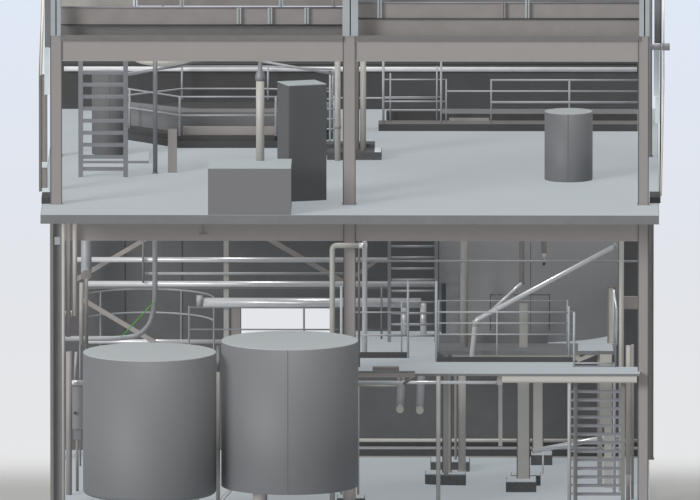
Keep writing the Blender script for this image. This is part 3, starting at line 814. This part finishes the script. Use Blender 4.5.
# right side verticals
t = thing('standpipe', 'tall pale standpipe at the right side of the big tank', 'pipe', (X(621.4, 2.2), 2.2, 0)); obj('tube', VT(618.8, 624, zt, 0, 2.2), 'beige', t)
t = thing('guide_post', 'dark-edged beige post right of the big tank, above the platform', 'post', (X(611, 2.95), 2.95, ZM)); obj('upright', PB(608.6, 614, 288, 343, 2.95, .08), 'beige', t)
obj('edge', PB(607.4, 608.8, 287, 343, 2.94, .1), 'brown', t); obj('edge', PB(613.6, 615, 287, 343, 2.94, .1), 'brown', t); obj('head', PB(607.4, 615, 286, 288, 2.94, .1), 'brown', t)
tag(obj('cross_beam', PB(624, 640, 296.5, 308.7, 5.5, .12), 'beam'), 'short pale cross beam at the right, between tank and corner column', 'beam')
t = thing('vertical_pipe', 'beige pipe right of the lower stair, left of a pair', 'pipe', (X(628.4, .9), .9, 0), 'pipe pair beside the lower right stair'); obj('tube', VT(625.8, 631, Z(345, .9), Z(474, .9), .9), 'beige', t); obj('foot', VT(626.4, 630.4, Z(474, .9), 0, .9), 'beam', t)
t = thing('vertical_pipe', 'beige pipe right of the lower stair, right of a pair', 'pipe', (X(632.6, 1.1), 1.1, 0), 'pipe pair beside the lower right stair'); obj('tube', VT(631.2, 634.2, Z(344, 1.1), 0, 1.1), 'beam', t)

# lower right stair
stair('steep stair with thin treads from the ground to the mezzanine, lower right', 573.6, 625.2, 4, 383, -.02, 0, [391.3 + 8.55 * i for i in range(14)], 'stair', 'brown', ztop=ZM - .05, th=1.5)
t = thing('block_post', 'beige post seen between the treads of the lower right stair', 'post', (X(606, 2.6), 2.6, 0)); obj('upright', B(X(600, 2.6), X(612, 2.6), 2.6, 2.8, 1.3, ZM - .05), 'beige', t)
obj('foot', B(X(604.5, 2.6), X(612, 2.6), 2.62, 2.78, 0, 1.3), 'beige', t)
tag(obj('thin_post', VT(612.8, 616, ZM - .05, 0, 1.6), 'rail'), 'thin blue-grey post behind the treads of the lower right stair', 'post')

# ------------------------------------------------------------------ light
w = bpy.data.worlds.new('world'); S.world = w; w.use_nodes = True
nt = w.node_tree; bg = nt.nodes['Background']
tc = nt.nodes.new('ShaderNodeTexCoord'); sp = nt.nodes.new('ShaderNodeSeparateXYZ'); nt.links.new(tc.outputs['Generated'], sp.inputs[0])
zc0 = -math.sin(E)
cr = nt.nodes.new('ShaderNodeValToRGB')
mr = nt.nodes.new('ShaderNodeMapRange')
mr.inputs['From Min'].default_value = zc0 - .0085; mr.inputs['From Max'].default_value = zc0 + .0085
nt.links.new(sp.outputs['Z'], mr.inputs['Value']); nt.links.new(mr.outputs['Result'], cr.inputs['Fac'])
cr.color_ramp.elements[0].position = 0; cr.color_ramp.elements[0].color = (.80, .80, .80, 1)
cr.color_ramp.elements[1].position = 1; cr.color_ramp.elements[1].color = (.745, .81, .925, 1)
e = cr.color_ramp.elements.new(.45); e.color = (.76, .78, .82, 1)
# dimmer overhead and straight below, full strength near the horizon
m2 = nt.nodes.new('ShaderNodeMapRange'); m2.inputs['From Min'].default_value = -.1; m2.inputs['From Max'].default_value = .5
m2.inputs['To Min'].default_value = 1.0; m2.inputs['To Max'].default_value = .3
nt.links.new(sp.outputs['Z'], m2.inputs['Value'])
m3 = nt.nodes.new('ShaderNodeMapRange'); m3.inputs['From Min'].default_value = -.4; m3.inputs['From Max'].default_value = -.16
m3.inputs['To Min'].default_value = .2; m3.inputs['To Max'].default_value = 1.0
nt.links.new(sp.outputs['Z'], m3.inputs['Value'])
mm_ = nt.nodes.new('ShaderNodeMath'); mm_.operation = 'MULTIPLY'
nt.links.new(m2.outputs['Result'], mm_.inputs[0]); nt.links.new(m3.outputs['Result'], mm_.inputs[1])
mx = nt.nodes.new('ShaderNodeMixRGB'); mx.inputs['Color2'].default_value = (.80, .80, .80, 1)
m4 = nt.nodes.new('ShaderNodeMapRange'); m4.inputs['From Min'].default_value = -.12; m4.inputs['From Max'].default_value = .1
nt.links.new(sp.outputs['Z'], m4.inputs['Value']); nt.links.new(m4.outputs['Result'], mx.inputs['Fac']); nt.links.new(cr.outputs['Color'], mx.inputs['Color1'])
nt.links.new(mx.outputs['Color'], bg.inputs['Color']); nt.links.new(mm_.outputs[0], bg.inputs['Strength'])


def sun(name, el, az, strength, angle, shadow=True, col=(1, 1, 1)):
    l = bpy.data.lights.new(name, 'SUN'); l.energy = strength; l.angle = math.radians(angle); l.color = col
    l.use_shadow = shadow
    try: l.cycles.cast_shadow = shadow
    except Exception: pass
    o = bpy.data.objects.new(name, l); COL.objects.link(o)
    d = Vector((math.sin(az) * math.cos(el), math.cos(az) * math.cos(el), math.sin(el)))   # towards the sun
    o.rotation_euler = d.to_track_quat('Z', 'Y').to_euler()
    o.location = (0, 0, 30)


R = math.radians
sun('soft_top_light', R(88), R(180), 2.0, 10, False)
sun('front_daylight', R(19), R(224), 1.95, 22)
sun('even_front_fill', R(6), R(200), .5, 10, False)

# building's soft ground shadow put into the grey colour, faded out by alpha
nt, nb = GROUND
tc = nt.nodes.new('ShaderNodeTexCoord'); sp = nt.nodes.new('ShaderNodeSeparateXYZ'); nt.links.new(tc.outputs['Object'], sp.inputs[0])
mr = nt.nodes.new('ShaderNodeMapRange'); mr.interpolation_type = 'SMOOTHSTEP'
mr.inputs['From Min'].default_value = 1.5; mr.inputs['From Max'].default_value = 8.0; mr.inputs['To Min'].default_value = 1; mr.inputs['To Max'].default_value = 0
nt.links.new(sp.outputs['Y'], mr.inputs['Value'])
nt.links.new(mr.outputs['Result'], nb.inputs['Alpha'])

S.view_settings.view_transform = 'Standard'; S.view_settings.look = 'None'; S.view_settings.gamma = 1; S.view_settings.exposure = 0
S.view_settings.use_curve_mapping = False
